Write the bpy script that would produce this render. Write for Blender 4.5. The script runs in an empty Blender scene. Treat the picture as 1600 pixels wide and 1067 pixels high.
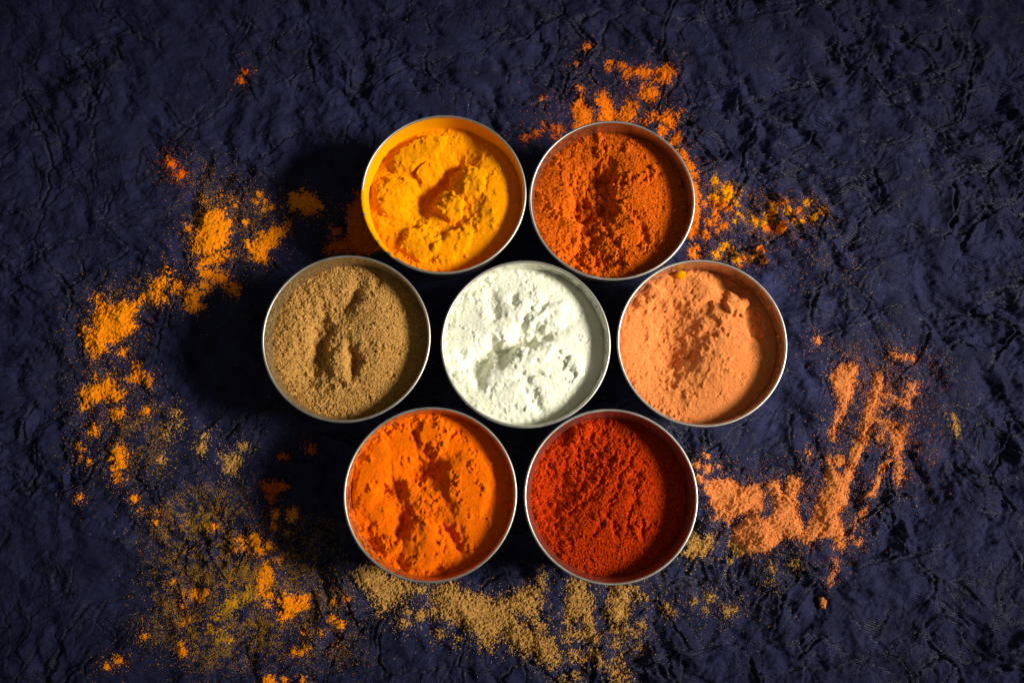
import bpy, math, random
import numpy as np
from mathutils import Matrix, Vector

# ------------------------------------------------------------------ camera
RIM_Z = 0.036                      # height of the bowl rims above the cloth (m)
CAM_H = 0.4316 + RIM_Z             # camera height above the cloth
TILT, ROLL = math.radians(9.512), math.radians(0.409)
F_PX = 1555.0                      # focal length in photograph pixels (35 mm lens)
S = bpy.context.scene
C = S.collection
cam = bpy.data.cameras.new('camera'); cam_o = bpy.data.objects.new('camera', cam); C.objects.link(cam_o)
cam.sensor_width = 36.0; cam.lens = 36.0 * F_PX / 1600.0
cam.clip_start = 0.02; cam.clip_end = 20
RX = Matrix.Rotation(TILT, 4, 'X'); RY = Matrix.Rotation(ROLL, 4, 'Y')
cam_o.matrix_world = Matrix.Translation((0, 0, CAM_H)) @ RX @ RY
cam.dof.use_dof = True; cam.dof.focus_distance = 0.445; cam.dof.aperture_fstop = 9.0
S.camera = cam_o
CAM_R = (RX @ RY).to_3x3()

# ------------------------------------------------------------------ light
w = bpy.data.worlds.new('World'); S.world = w; w.use_nodes = True
bg = w.node_tree.nodes['Background']
bg.inputs['Color'].default_value = (1.0, 0.97, 0.86, 1); bg.inputs['Strength'].default_value = 0.10
LAMP_EL, LAMP_AZ, LAMP_D = math.radians(36.5), math.radians(-4), 1.02
AIM = Vector((0.085, 0.078, 0.03))
ld = bpy.data.lights.new('key_lamp', 'SPOT'); lo = bpy.data.objects.new('key_lamp', ld); C.objects.link(lo)
ldir = Vector((math.cos(LAMP_EL) * math.cos(LAMP_AZ), math.cos(LAMP_EL) * math.sin(LAMP_AZ), math.sin(LAMP_EL)))
lo.location = AIM + ldir * LAMP_D
lo.rotation_euler = (-ldir).to_track_quat('-Z', 'Y').to_euler()
ld.energy = 138; ld.color = (1.0, 0.95, 0.86); ld.shadow_soft_size = 0.19
ld.spot_size = math.radians(25); ld.spot_blend = 1.0
S.view_settings.view_transform = 'Standard'; S.view_settings.look = 'None'
S.view_settings.exposure = 0.0; S.view_settings.gamma = 1.0
S.render.engine = 'CYCLES'
S.render.resolution_x, S.render.resolution_y = 1024, 682

# ------------------------------------------------------------------ helpers
def px(u, v, z=0.0):
    """photograph pixel -> point on the horizontal plane at height z"""
    d = CAM_R @ Vector(((u - 800) / F_PX, -(v - 533.5) / F_PX, -1.0))
    t = (z - CAM_H) / d.z
    return (d.x * t, d.y * t)

PXM = 0.0003                      # about one photograph pixel on the cloth, in metres
def tag(o, label, cat=None, group=None, kind=None):
    o['label'] = label
    if cat: o['category'] = cat
    if group: o['group'] = group
    if kind: o['kind'] = kind

def mesh_np(name, verts, faces, mat=None, smooth=True):
    verts = np.asarray(verts, np.float32); faces = np.asarray(faces, np.int32)
    m = bpy.data.meshes.new(name)
    k = faces.shape[1]
    m.vertices.add(len(verts)); m.vertices.foreach_set('co', verts.ravel())
    m.loops.add(faces.size); m.loops.foreach_set('vertex_index', faces.ravel())
    m.polygons.add(len(faces))
    m.polygons.foreach_set('loop_start', np.arange(0, faces.size, k, dtype=np.int32))
    m.polygons.foreach_set('loop_total', np.full(len(faces), k, np.int32))
    m.update(calc_edges=True); m.validate()
    m.polygons.foreach_set('use_smooth', np.full(len(m.polygons), smooth))
    if mat: m.materials.append(mat)
    return m

def obj(name, mesh, parent=None, loc=(0, 0, 0)):
    o = bpy.data.objects.new(name, mesh); C.objects.link(o)
    o.location = loc
    if parent: o.parent = parent
    return o

_rs = np.random.RandomState(7)
PERM = _rs.permutation(4096).astype(np.int64)
VAL = _rs.rand(4096)
def hsh(ix, iy, seed):
    return PERM[(PERM[(ix + seed * 131) & 4095] + iy + seed * 17) & 4095]
def perlin(x, y, seed=0):
    ix = np.floor(x).astype(np.int64); iy = np.floor(y).astype(np.int64)
    fx = x - ix; fy = y - iy
    ux = fx * fx * fx * (fx * (fx * 6 - 15) + 10); uy = fy * fy * fy * (fy * (fy * 6 - 15) + 10)
    def g(ax, ay, dx, dy):
        a = VAL[hsh(ax, ay, seed)] * 6.28318
        return np.cos(a) * dx + np.sin(a) * dy
    n00 = g(ix, iy, fx, fy); n10 = g(ix + 1, iy, fx - 1, fy)
    n01 = g(ix, iy + 1, fx, fy - 1); n11 = g(ix + 1, iy + 1, fx - 1, fy - 1)
    a = n00 + ux * (n10 - n00); b = n01 + ux * (n11 - n01)
    return (a + uy * (b - a)) * 1.5
def fbm(x, y, seed=0, octs=3, gain=0.5):
    s = 0; a = 1.0
    for k in range(octs):
        s = s + a * perlin(x * 2 ** k, y * 2 ** k, seed + k * 7); a *= gain
    return s
def facet(x, y, seed=0):
    """random heights on a triangular lattice, joined by flat facets: crumpled paper"""
    F = 0.5 * (math.sqrt(3) - 1)
    s = (x + y) * F
    xs, ys = x + s, y + s
    i = np.floor(xs).astype(np.int64); j = np.floor(ys).astype(np.int64)
    fx, fy = xs - i, ys - j
    a = VAL[hsh(i, j, seed)]; d = VAL[hsh(i + 1, j + 1, seed)]
    b = VAL[hsh(i + 1, j, seed)]; c = VAL[hsh(i, j + 1, seed)]
    up = a + (b - a) * fx + (d - b) * fy
    lo_ = a + (c - a) * fy + (d - c) * fx
    return np.where(fx > fy, up, lo_) - 0.5
def voro(x, y, seed=0):
    ix = np.floor(x).astype(np.int64); iy = np.floor(y).astype(np.int64)
    f1 = np.full(x.shape, 9.0); f2 = np.full(x.shape, 9.0)
    for ox in (-1, 0, 1):
        for oy in (-1, 0, 1):
            h = hsh(ix + ox, iy + oy, seed)
            cx = ix + ox + VAL[h]; cy = iy + oy + VAL[(h * 7 + 91) & 4095]
            d = np.hypot(x - cx, y - cy)
            f2 = np.where(d < f1, f1, np.minimum(f2, d)); f1 = np.minimum(f1, d)
    return f1, f2
def sstep(a, b, x):
    t = np.clip((x - a) / (b - a), 0, 1); return t * t * (3 - 2 * t)

# ------------------------------------------------------------------ materials
def new_mat(name):
    m = bpy.data.materials.new(name); m.use_nodes = True
    nt = m.node_tree; b = nt.nodes['Principled BSDF']
    return m, nt, b
def noise_node(nt, scale, detail=4, rough=0.6):
    tc = nt.nodes.new('ShaderNodeTexCoord'); n = nt.nodes.new('ShaderNodeTexNoise')
    n.inputs['Scale'].default_value = scale; n.inputs['Detail'].default_value = detail; n.inputs['Roughness'].default_value = rough
    nt.links.new(tc.outputs['Object'], n.inputs['Vector']); return n
def ramp(nt, src, stops):
    r = nt.nodes.new('ShaderNodeValToRGB')
    e = r.color_ramp.elements
    while len(e) < len(stops): e.new(0.5)
    for k, (p, c) in enumerate(stops): e[k].position = p; e[k].color = (*c, 1)
    nt.links.new(src, r.inputs['Fac']); return r
def powder_mat(name, col, dark, light, bump=0.25, scale=1800, sss=0.0):
    m, nt, b = new_mat(name)
    n = noise_node(nt, scale, 3, 0.7)
    r = ramp(nt, n.outputs['Fac'], [(0.34, dark), (0.5, col), (0.66, light)])
    nt.links.new(r.outputs['Color'], b.inputs['Base Color'])
    b.inputs['Roughness'].default_value = 1.0; b.inputs['Diffuse Roughness'].default_value = 0.8
    if sss:
        b.inputs['Subsurface Weight'].default_value = sss; b.inputs['Subsurface Radius'].default_value = (1, 0.8, 0.5); b.inputs['Subsurface Scale'].default_value = 0.0007
    b.inputs['Specular IOR Level'].default_value = 0.03
    n2 = noise_node(nt, scale * 1.7, 2, 0.6)
    bp = nt.nodes.new('ShaderNodeBump'); bp.inputs['Strength'].default_value = bump; bp.inputs['Distance'].default_value = 0.0004
    nt.links.new(n2.outputs['Fac'], bp.inputs['Height']); nt.links.new(bp.outputs['Normal'], b.inputs['Normal'])
    return m
PM = {
 'yellow': powder_mat('turmeric_powder', (0.90, 0.345, 0.001), (0.82, 0.25, 0.001), (0.93, 0.41, 0.003), 0.3, 1800, 0.25),
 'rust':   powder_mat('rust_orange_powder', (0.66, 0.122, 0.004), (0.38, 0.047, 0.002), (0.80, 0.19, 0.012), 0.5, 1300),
 'brown':  powder_mat('cumin_powder', (0.54, 0.285, 0.070), (0.26, 0.12, 0.026), (0.72, 0.43, 0.14), 0.5, 1300),
 'white':  powder_mat('white_flour', (0.85, 0.85, 0.70), (0.81, 0.81, 0.64), (0.88, 0.88, 0.76), 0.3, 1800, 0.7),
 'peach':  powder_mat('peach_powder', (0.78, 0.27, 0.070), (0.66, 0.185, 0.040), (0.86, 0.37, 0.12), 0.25),
 'orange': powder_mat('bright_orange_powder', (0.84, 0.165, 0.001), (0.74, 0.105, 0.001), (0.88, 0.21, 0.004), 0.2),
 'red':    powder_mat('red_chilli_powder', (0.52, 0.034, 0.0015), (0.24, 0.010, 0.001), (0.72, 0.085, 0.008), 0.6, 1300),
 'amber':  powder_mat('amber_powder', (0.90, 0.30, 0.004), (0.82, 0.22, 0.003), (0.94, 0.36, 0.008), 0.25),
 'tangerine': powder_mat('tangerine_powder', (0.86, 0.215, 0.006), (0.76, 0.15, 0.004), (0.90, 0.27, 0.012), 0.25),
 'dust':   powder_mat('turmeric_dust', (0.52, 0.26, 0.010), (0.34, 0.19, 0.015), (0.74, 0.33, 0.008), 0.2, 260),
}
# navy crinkled cloth
CLOTH, nt, b = new_mat('navy_crinkled_cloth')
def mixc(fac, a, bcol):
    m = nt.nodes.new('ShaderNodeMix'); m.data_type = 'RGBA'
    nt.links.new(fac, m.inputs[0]); nt.links.new(a, m.inputs[6])
    if isinstance(bcol, tuple): m.inputs[7].default_value = (*bcol, 1)
    else: nt.links.new(bcol, m.inputs[7])
    return m.outputs[2]
n = noise_node(nt, 60, 8, 0.72)
r = ramp(nt, n.outputs['Fac'], [(0.28, (0.0070, 0.0080, 0.023)), (0.5, (0.0142, 0.0156, 0.0475)), (0.72, (0.026, 0.0285, 0.086))])
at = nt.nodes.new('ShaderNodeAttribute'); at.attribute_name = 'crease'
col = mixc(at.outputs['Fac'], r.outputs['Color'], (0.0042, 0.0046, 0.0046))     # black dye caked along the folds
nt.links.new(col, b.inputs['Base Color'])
mr = nt.nodes.new('ShaderNodeMapRange'); mr.inputs['To Min'].default_value = 0.68; mr.inputs['To Max'].default_value = 0.30; mr.inputs['From Max'].default_value = 0.35
nt.links.new(at.outputs['Fac'], mr.inputs['Value']); nt.links.new(mr.outputs['Result'], b.inputs['Roughness'])
mr = nt.nodes.new('ShaderNodeMapRange'); mr.inputs['To Min'].default_value = 0.08; mr.inputs['To Max'].default_value = 0.18; mr.inputs['From Max'].default_value = 0.35
nt.links.new(at.outputs['Fac'], mr.inputs['Value']); nt.links.new(mr.outputs['Result'], b.inputs['Specular IOR Level'])
tc = nt.nodes.new('ShaderNodeTexCoord'); mp = nt.nodes.new('ShaderNodeMapping')
mp.inputs['Rotation'].default_value = (0, 0, math.radians(108))
wv = nt.nodes.new('ShaderNodeTexWave'); wv.inputs['Scale'].default_value = 310; wv.inputs['Distortion'].default_value = 3.0
wv.inputs['Detail'].default_value = 3; wv.inputs['Detail Scale'].default_value = 0.3
nt.links.new(tc.outputs['Object'], mp.inputs['Vector']); nt.links.new(mp.outputs['Vector'], wv.inputs['Vector'])
nf = noise_node(nt, 900, 4, 0.75)
mx = nt.nodes.new('ShaderNodeMath'); mx.operation = 'MULTIPLY_ADD'; mx.inputs[1].default_value = 0.40
nt.links.new(wv.outputs['Fac'], mx.inputs[0]); nt.links.new(nf.outputs['Fac'], mx.inputs[2])
bp = nt.nodes.new('ShaderNodeBump'); bp.inputs['Strength'].default_value = 0.9; bp.inputs['Distance'].default_value = 0.00045
nt.links.new(mx.outputs[0], bp.inputs['Height'])
# thin crisp wrinkles, finer than the mesh: a broken net of grooves in two sizes
dn = noise_node(nt, 95, 3, 0.6); dv = nt.nodes.new('ShaderNodeVectorMath'); dv.operation = 'MULTIPLY_ADD'; dv.inputs[1].default_value = (0.009, 0.009, 0.0)
nt.links.new(dn.outputs['Color'], dv.inputs[0]); nt.links.new(tc.outputs['Object'], dv.inputs[2])
prev = bp
for sc_, strg, dist, msc in ((95, 0.55, 0.0010, 40), (210, 0.6, 0.0006, 55)):
    vo = nt.nodes.new('ShaderNodeTexVoronoi'); vo.voronoi_dimensions = '2D'; vo.feature = 'DISTANCE_TO_EDGE'; vo.inputs['Scale'].default_value = sc_
    nt.links.new(dv.outputs[0], vo.inputs['Vector'])
    g1 = nt.nodes.new('ShaderNodeMapRange'); g1.inputs['From Max'].default_value = 0.10; nt.links.new(vo.outputs['Distance'], g1.inputs['Value'])
    nm_ = noise_node(nt, msc, 2, 0.5); g2 = nt.nodes.new('ShaderNodeMapRange'); g2.inputs['From Min'].default_value = 0.48; g2.inputs['From Max'].default_value = 0.68
    nt.links.new(nm_.outputs['Fac'], g2.inputs['Value'])
    ms = nt.nodes.new('ShaderNodeMath'); ms.operation = 'MULTIPLY'; ms.inputs[1].default_value = strg; nt.links.new(g2.outputs[0], ms.inputs[0])
    b2 = nt.nodes.new('ShaderNodeBump'); b2.inputs['Distance'].default_value = dist
    nt.links.new(ms.outputs[0], b2.inputs['Strength']); nt.links.new(g1.outputs[0], b2.inputs['Height']); nt.links.new(prev.outputs['Normal'], b2.inputs['Normal'])
    prev = b2
nt.links.new(prev.outputs['Normal'], b.inputs['Normal'])
# steel
def steel(name, rough, residue=None, cover=0.0, scale=500):
    m, nt, b = new_mat(name)
    b.inputs['Metallic'].default_value = 1.0
    b.inputs['Base Color'].default_value = (0.54, 0.52, 0.475, 1)
    n = noise_node(nt, 140, 4, 0.7)
    mr = nt.nodes.new('ShaderNodeMapRange'); mr.inputs['To Min'].default_value = rough * 0.7; mr.inputs['To Max'].default_value = rough * 1.4
    nt.links.new(n.outputs['Fac'], mr.inputs['Value']); nt.links.new(mr.outputs['Result'], b.inputs['Roughness'])
    bp = nt.nodes.new('ShaderNodeBump'); bp.inputs['Strength'].default_value = 0.15; bp.inputs['Distance'].default_value = 0.0003
    nt.links.new(n.outputs['Fac'], bp.inputs['Height']); nt.links.new(bp.outputs['Normal'], b.inputs['Normal'])
    if residue:
        d = nt.nodes.new('ShaderNodeBsdfDiffuse'); d.inputs['Color'].default_value = (*residue, 1)
        mix = nt.nodes.new('ShaderNodeMixShader'); n2 = noise_node(nt, scale, 5, 0.75)
        lo_ = 0.5 - (cover - 0.5) * 0.5
        rr = ramp(nt, n2.outputs['Fac'], [(max(0, lo_ - 0.05), (0, 0, 0)), (min(1, lo_ + 0.05), (1, 1, 1))])
        nt.links.new(rr.outputs['Color'], mix.inputs['Fac'])
        nt.links.new(b.outputs[0], mix.inputs[1]); nt.links.new(d.outputs[0], mix.inputs[2])
        nt.links.new(mix.outputs[0], nt.nodes['Material Output'].inputs['Surface'])
    return m
STEEL = steel('brushed_steel', 0.30); STEEL_RIM = steel('dull_steel_rim', 0.46)

# ------------------------------------------------------------------ the bowls' places
BOWLS = {  # centre on the cloth, from the fitted rims
 'yellow': (-0.0341, 0.1400), 'rust': (0.0419, 0.1371), 'brown': (-0.0763, 0.0740), 'white': (0.0029, 0.0716),
 'peach': (0.0803, 0.0720), 'orange': (-0.0382, 0.0061), 'red': (0.0393, 0.0053)}
R_RIM, R_BASE, T_WALL = 0.0372, 0.0303, 0.0006

# ------------------------------------------------------------------ cloth
def axis(a, b, step, far):
    core = np.arange(a, b + step / 2, step)
    k = np.cumsum(step * 1.22 ** np.arange(1, 40)); k = k[k < far]
    return np.concatenate([a - k[::-1], core, b + k])
CX = axis(-0.27, 0.285, 0.00062, 0.55); CY = axis(-0.115, 0.27, 0.00062, 0.55)
GX, GY = np.meshgrid(CX, CY)
def cloth_height(x, y):
    X, Y = x * 1000, y * 1000                        # millimetres
    wx = X + 7 * perlin(X / 45, Y / 45, 1) + 1.8 * perlin(X / 13, Y / 13, 2)
    wy = Y + 7 * perlin(X / 45, Y / 45, 3) + 1.8 * perlin(X / 13, Y / 13, 4)
    h = 5.0 * facet(wx / 46, wy / 38, 5)
    h += 4.8 * facet((wx * 0.9 + wy * 0.44) / 22, (wy * 0.9 - wx * 0.44) / 17, 6)
    h += 4.0 * facet((wx * 0.6 - wy * 0.8) / 11, (wy * 0.6 + wx * 0.8) / 7, 8)
    h += 1.5 * facet((wx * 0.2 + wy * 0.98) / 4.6, (wy * 0.2 - wx * 0.98) / 6.5, 9)
    crease = np.zeros_like(h)
    jx, jy = 0.9 * perlin(X / 5, Y / 5, 30) + 0.35 * perlin(X / 2, Y / 2, 32), 0.9 * perlin(X / 5, Y / 5, 31) + 0.35 * perlin(X / 2, Y / 2, 33)
    def pinch(e, dep, wd, mk):
        """a pinched fold: a groove with a sharp raised lip beside it; e = distance from the fold in mm"""
        nonlocal h, crease
        h = h + 0.72 * dep * mk * (1.3 * np.exp(-np.abs(e - 1.4 * wd) / (0.9 * wd)) + 0.4 * np.exp(-np.abs(e + 2.0 * wd) / (1.6 * wd)) - 1.5 * np.exp(-(e / (0.8 * wd)) ** 2))
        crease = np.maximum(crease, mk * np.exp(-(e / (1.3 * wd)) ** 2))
    for sc, ay, seed, dep, wd, bias in ((34, 1.5, 11, 1.15, 0.75, 0.16), (21, 1.2, 12, 0.85, 0.55, 0.05), (12, 0.9, 13, 0.6, 0.42, 0.0)):
        f1, f2 = voro((wx + jx) / sc, (wy + jy) * ay / sc, seed)
        pinch((f2 - f1) * sc * 0.55, dep, wd, sstep(0.0, 0.3, perlin(X / 46, Y / 46, seed + 20) + bias + 0.03))
    for sx, sy, rot, seed, dep, wd in ((60, 28, 0.2, 14, 1.0, 0.65), (22, 50, 0.35, 15, 0.9, 0.55)):
        c_, s_ = math.cos(rot), math.sin(rot)
        p, q = (wx + jx) * c_ + (wy + jy) * s_, (wy + jy) * c_ - (wx + jx) * s_
        nzz = perlin(p / sx, q / sy, seed); e2 = 0.02
        gx = (perlin(p / sx + e2, q / sy, seed) - nzz) / e2 / sx; gy = (perlin(p / sx, q / sy + e2, seed) - nzz) / e2 / sy
        pinch(nzz / (np.hypot(gx, gy) + 0.012), dep, wd, sstep(-0.05, 0.3, perlin(X / 50, Y / 50, seed + 20)))
    # rumpled strips of many short sharp wrinkles
    rm = sstep(0.12, 0.55, fbm(X / 30, Y / 19, 40, 2))
    r1 = np.abs(perlin(wx / 7.0, wy / 3.6, 41)); r2 = np.abs(perlin((wx + wy) / 4.2, (wy - wx * 0.4) / 2.4, 42))
    h = h + rm * (1.3 * (0.4 - r1) + 0.8 * (0.4 - r2))
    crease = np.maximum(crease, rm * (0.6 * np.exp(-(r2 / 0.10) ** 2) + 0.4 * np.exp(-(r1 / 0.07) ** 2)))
    h = h + 1.9 * (0.3 - np.abs(perlin(wx / 13, wy / 6.0, 43))) + 0.95 * np.abs(perlin((wx - wy * 0.6) / 3.6, wy / 2.2, 44))
    h = h + 0.42 * fbm(X / 3.0, Y / 2.3, 50, 2) + 0.14 * perlin(X / 1.35, Y / 1.1, 52)
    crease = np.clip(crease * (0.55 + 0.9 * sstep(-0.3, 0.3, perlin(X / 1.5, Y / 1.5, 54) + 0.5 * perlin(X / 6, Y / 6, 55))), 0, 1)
    # smoother on the left, where the sheet is stretched
    h = h * (0.72 + 0.28 * sstep(-190, 60, X)) * (0.75 + 0.5 * sstep(-0.4, 0.4, perlin(X / 70, Y / 60, 77)))
    h = np.where(h > 1.0, 1.0 + 2.0 * np.tanh((h - 1.0) / 2.0), h)
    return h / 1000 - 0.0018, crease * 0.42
GZ, CREASE = cloth_height(GX, GY)
for (bx, by) in BOWLS.values():                       # pressed flat beneath each bowl
    d = np.hypot(GX - bx, GY - by); k = sstep(R_BASE + 0.001, R_BASE + 0.012, d)
    GZ = k * GZ + (1 - k) * np.minimum(GZ * 0.2, -0.0003) - (1 - k) * 0.0002
ny, nx = GX.shape
idx = np.arange(nx * ny).reshape(ny, nx)
F = np.stack([idx[:-1, :-1], idx[:-1, 1:], idx[1:, 1:], idx[1:, :-1]], -1).reshape(-1, 4)
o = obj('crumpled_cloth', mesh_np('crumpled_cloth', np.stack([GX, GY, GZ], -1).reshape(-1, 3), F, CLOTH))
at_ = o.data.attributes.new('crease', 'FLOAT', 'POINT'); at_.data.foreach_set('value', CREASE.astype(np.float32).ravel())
tag(o, 'crumpled navy blue crinkle cloth spread under everything', kind='structure')
def box_blur(a, k):
    for ax in (0, 1):
        c = np.cumsum(np.pad(a, [(k + 1, k) if i == ax else (0, 0) for i in (0, 1)], mode='edge'), axis=ax)
        n_ = c.shape[ax]
        a = (np.take(c, range(2 * k + 1, n_), ax) - np.take(c, range(0, n_ - 2 * k - 1), ax)) / (2 * k + 1)
    return a
GZB = box_blur(box_blur(GZ, 4), 4)                    # the level to which powder fills the folds
def cloth_z(x, y, GZ=GZ):
    i = np.clip(np.searchsorted(CX, x) - 1, 0, nx - 2); j = np.clip(np.searchsorted(CY, y) - 1, 0, ny - 2)
    fx = (x - CX[i]) / (CX[i + 1] - CX[i]); fy = (y - CY[j]) / (CY[j + 1] - CY[j])
    return (GZ[j, i] * (1 - fx) + GZ[j, i + 1] * fx) * (1 - fy) + (GZ[j + 1, i] * (1 - fx) + GZ[j + 1, i + 1] * fx) * fy

rng = np.random.RandomState(21)
OCT_V = np.array([(1, 0, 0), (-1, 0, 0), (0, 1, 0), (0, -1, 0), (0, 0, 1), (0, 0, -1)], float)
OCT_F = np.array([(0, 2, 4), (2, 1, 4), (1, 3, 4), (3, 0, 4), (2, 0, 5), (1, 2, 5), (3, 1, 5), (0, 3, 5)])
TET_V = np.array([(1.1, 0, -0.4), (-0.6, 1.0, -0.4), (-0.6, -1.0, -0.4), (0.1, 0.1, 0.7)]); TET_F = np.array([(0, 1, 3), (1, 2, 3), (2, 0, 3), (0, 2, 1)])
def grains(P, size, tetra=False):
    """one irregular eight-sided crumb for every point"""
    n = len(P)
    if tetra:
        V = TET_V[None] * size[:, None, None] * (0.6 + 0.9 * rng.rand(n, 4, 1)); a = rng.rand(n) * 6.283
        ca, sa = np.cos(a)[:, None], np.sin(a)[:, None]
        V = np.stack([V[..., 0] * ca - V[..., 1] * sa, V[..., 0] * sa + V[..., 1] * ca, V[..., 2]], -1) + P[:, None, :]
        return V.reshape(-1, 3), (TET_F[None] + (np.arange(n) * 4)[:, None, None]).reshape(-1, 3)
    sc = size[:, None, None] * (0.65 + 0.7 * rng.rand(n, 6, 1))
    a = rng.rand(n) * 6.283; ca, sa = np.cos(a)[:, None], np.sin(a)[:, None]
    t = (rng.rand(n) - 0.5) * 1.6; ct, st = np.cos(t)[:, None], np.sin(t)[:, None]
    V = OCT_V[None] * sc
    x, y, z = V[..., 0], V[..., 1], V[..., 2]
    y, z = y * ct - z * st, y * st + z * ct
    x, y = x * ca - y * sa, x * sa + y * ca
    V = np.stack([x, y, z * 0.85], -1) + P[:, None, :]
    Fc = OCT_F[None] + (np.arange(n) * 6)[:, None, None]
    return V.reshape(-1, 3), Fc.reshape(-1, 3)
rng0 = np.random.RandomState(5)

# ------------------------------------------------------------------ bowls
def lathe(name, prof, mat, seg=160, wob=0.0):
    prof = np.array(prof); n = len(prof); a = np.linspace(0, 2 * np.pi, seg, endpoint=False)
    rr = prof[:, 0][:, None] * (1 + wob * (np.cos(2 * a + 0.6) + 0.5 * np.sin(3 * a))[None, :])
    V = np.stack([rr * np.cos(a), rr * np.sin(a), np.repeat(prof[:, 1][:, None], seg, 1)], -1).reshape(-1, 3)
    i = np.arange(n * seg).reshape(n, seg); j = np.roll(i, -1, 1)
    return mesh_np(name, V, np.stack([i[:-1], j[:-1], j[1:], i[1:]], -1).reshape(-1, 4), mat)
zs = np.linspace(0.004, RIM_Z - 0.0006, 14)
def r_out(z): return R_BASE + (R_RIM - R_BASE) * np.clip(z / RIM_Z, 0, 1) ** 0.85
outer = [(R_BASE - 0.0035, 0.0003), (R_BASE - 0.0016, 0.0008), (R_BASE - 0.0002, 0.0022)] + [(r_out(z), z) for z in zs]
inner = [(r_out(z) - T_WALL, z) for z in zs[::-1]] + [(R_BASE - 0.0009, 0.0028), (R_BASE - 0.0035, 0.0011)]
ang = np.linspace(-2.2, 2.2 + 1.8, 13)
rimc = (R_RIM - T_WALL * 0.5 - 0.0001, RIM_Z - 0.0006)
rim_prof = [(rimc[0] + 0.00062 * math.cos(t), rimc[1] + 0.00062 * math.sin(t)) for t in np.linspace(0, 2 * math.pi, 15)]
rim_mesh = lathe('rim', rim_prof, STEEL_RIM, 220, 0.0014)
outer_mesh = lathe('outer_wall', outer, STEEL, 160, 0.0014)
base_mesh = lathe('base', [(0.0002, 0.0011), (R_BASE - 0.0035, 0.0011), (R_BASE - 0.0034, 0.0003), (0.0002, 0.0003)], STEEL, 96)
seam_v = []
BINFO = {
 'yellow': ('steel bowl of bright yellow powder, its inner wall coated yellow', (0.92, 0.42, 0.002), 0.95, 160),
 'rust':   ('steel bowl holding rust orange powder, beside the yellow one', (0.60, 0.11, 0.01), 0.35, 700),
 'brown':  ('steel bowl holding brown powder, leftmost bowl', (0.30, 0.19, 0.07), 0.46, 900),
 'white':  ('steel bowl of white powder in the middle of the ring', (0.80, 0.80, 0.66), 0.55, 300),
 'peach':  ('steel bowl holding pale peach powder, rightmost bowl', (0.62, 0.22, 0.07), 0.42, 500),
 'orange': ('steel bowl holding bright orange powder, below the brown and white bowls', (0.75, 0.17, 0.006), 0.5, 400),
 'red':    ('steel bowl holding dark red powder, below the white and peach bowls', (0.32, 0.03, 0.004), 0.45, 500)}
for k, (nm, (bx, by)) in enumerate(BOWLS.items()):
    lab, res, cov, sc = BINFO[nm]
    e = bpy.data.objects.new('steel_bowl', None); C.objects.link(e); e.location = (bx, by, 0); e.empty_display_size = 0.02
    e.rotation_euler = (0, 0, 0.9 * k)
    tag(e, lab, 'bowl', 'round steel spice bowls')
    im = lathe('inner_wall', inner, steel('dusty_steel_' + nm, 0.34, res, cov, sc), 160, 0.0014)
    pa = rng0.rand(260) * 6.283; pt = rng0.rand(260) * 2.6 + 0.3      # powder caught on the lip
    pa = pa[perlin(pa * 2.2 + 7 * k, pa * 0 + 0.37, 5) + 0.25 * rng0.randn(260) > 0.05]; pt = pt[:len(pa)]
    wb = 1 + 0.0014 * (np.cos(2 * pa + 0.6) + 0.5 * np.sin(3 * pa)); rr_ = rimc[0] * wb + 0.00062 * np.cos(pt)
    V, Fc = grains(np.stack([rr_ * np.cos(pa), rr_ * np.sin(pa), rimc[1] + 0.00062 * np.sin(pt)], -1), (0.06 + 0.16 * rng0.rand(len(pa)) ** 3) / 1000)
    g_ = obj('rim_dust', mesh_np('rim_dust', V, Fc, PM[nm], False), e); g_['kind'] = 'stuff'
    obj('outer_wall', outer_mesh, e); obj('inner_wall', im, e); obj('rim', rim_mesh, e); obj('base', base_mesh, e)
    if nm == 'yellow':
        # yellow residue smeared on part of the rim itself
        a = np.linspace(-0.15, 1.0, 60) + math.pi - 0.9 * k
        th = np.linspace(0.3, 3.4, 7)[:, None]; rad = 0.00061 + 0.00013 * (sstep(0, 12, np.arange(60)) * sstep(59, 45, np.arange(60)) * (0.6 + perlin(a * 30, a * 0 + .5, 3)))[None, :]
        wb = (1 + 0.0014 * (np.cos(2 * a + 0.6) + 0.5 * np.sin(3 * a)))[None, :]
        rv = rimc[0] * wb + rad * np.cos(th)
        V = np.stack([rv * np.cos(a), rv * np.sin(a), rimc[1] + rad * np.sin(th)], -1).reshape(-1, 3)
        i = np.arange(7 * 60).reshape(7, 60)
        r_o = obj('powder_residue', mesh_np('powder_residue', V, np.stack([i[:-1, :-1], i[:-1, 1:], i[1:, 1:], i[1:, :-1]], -1).reshape(-1, 4), PM['yellow']), e)
        r_o['label'] = 'yellow powder smeared on the left of the rim'

# ------------------------------------------------------------------ powder in the bowls
def disc_grid(n):
    a = np.linspace(-1, 1, n); A, B = np.meshgrid(a, a)
    return A * np.sqrt(1 - B * B / 2), B * np.sqrt(1 - A * A / 2)
NF = 208
DXN, DYN = disc_grid(NF)
fi = np.arange(NF * NF).reshape(NF, NF)
FILL_F = np.stack([fi[:-1, :-1], fi[:-1, 1:], fi[1:, 1:], fi[1:, :-1]], -1).reshape(-1, 4)
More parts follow.
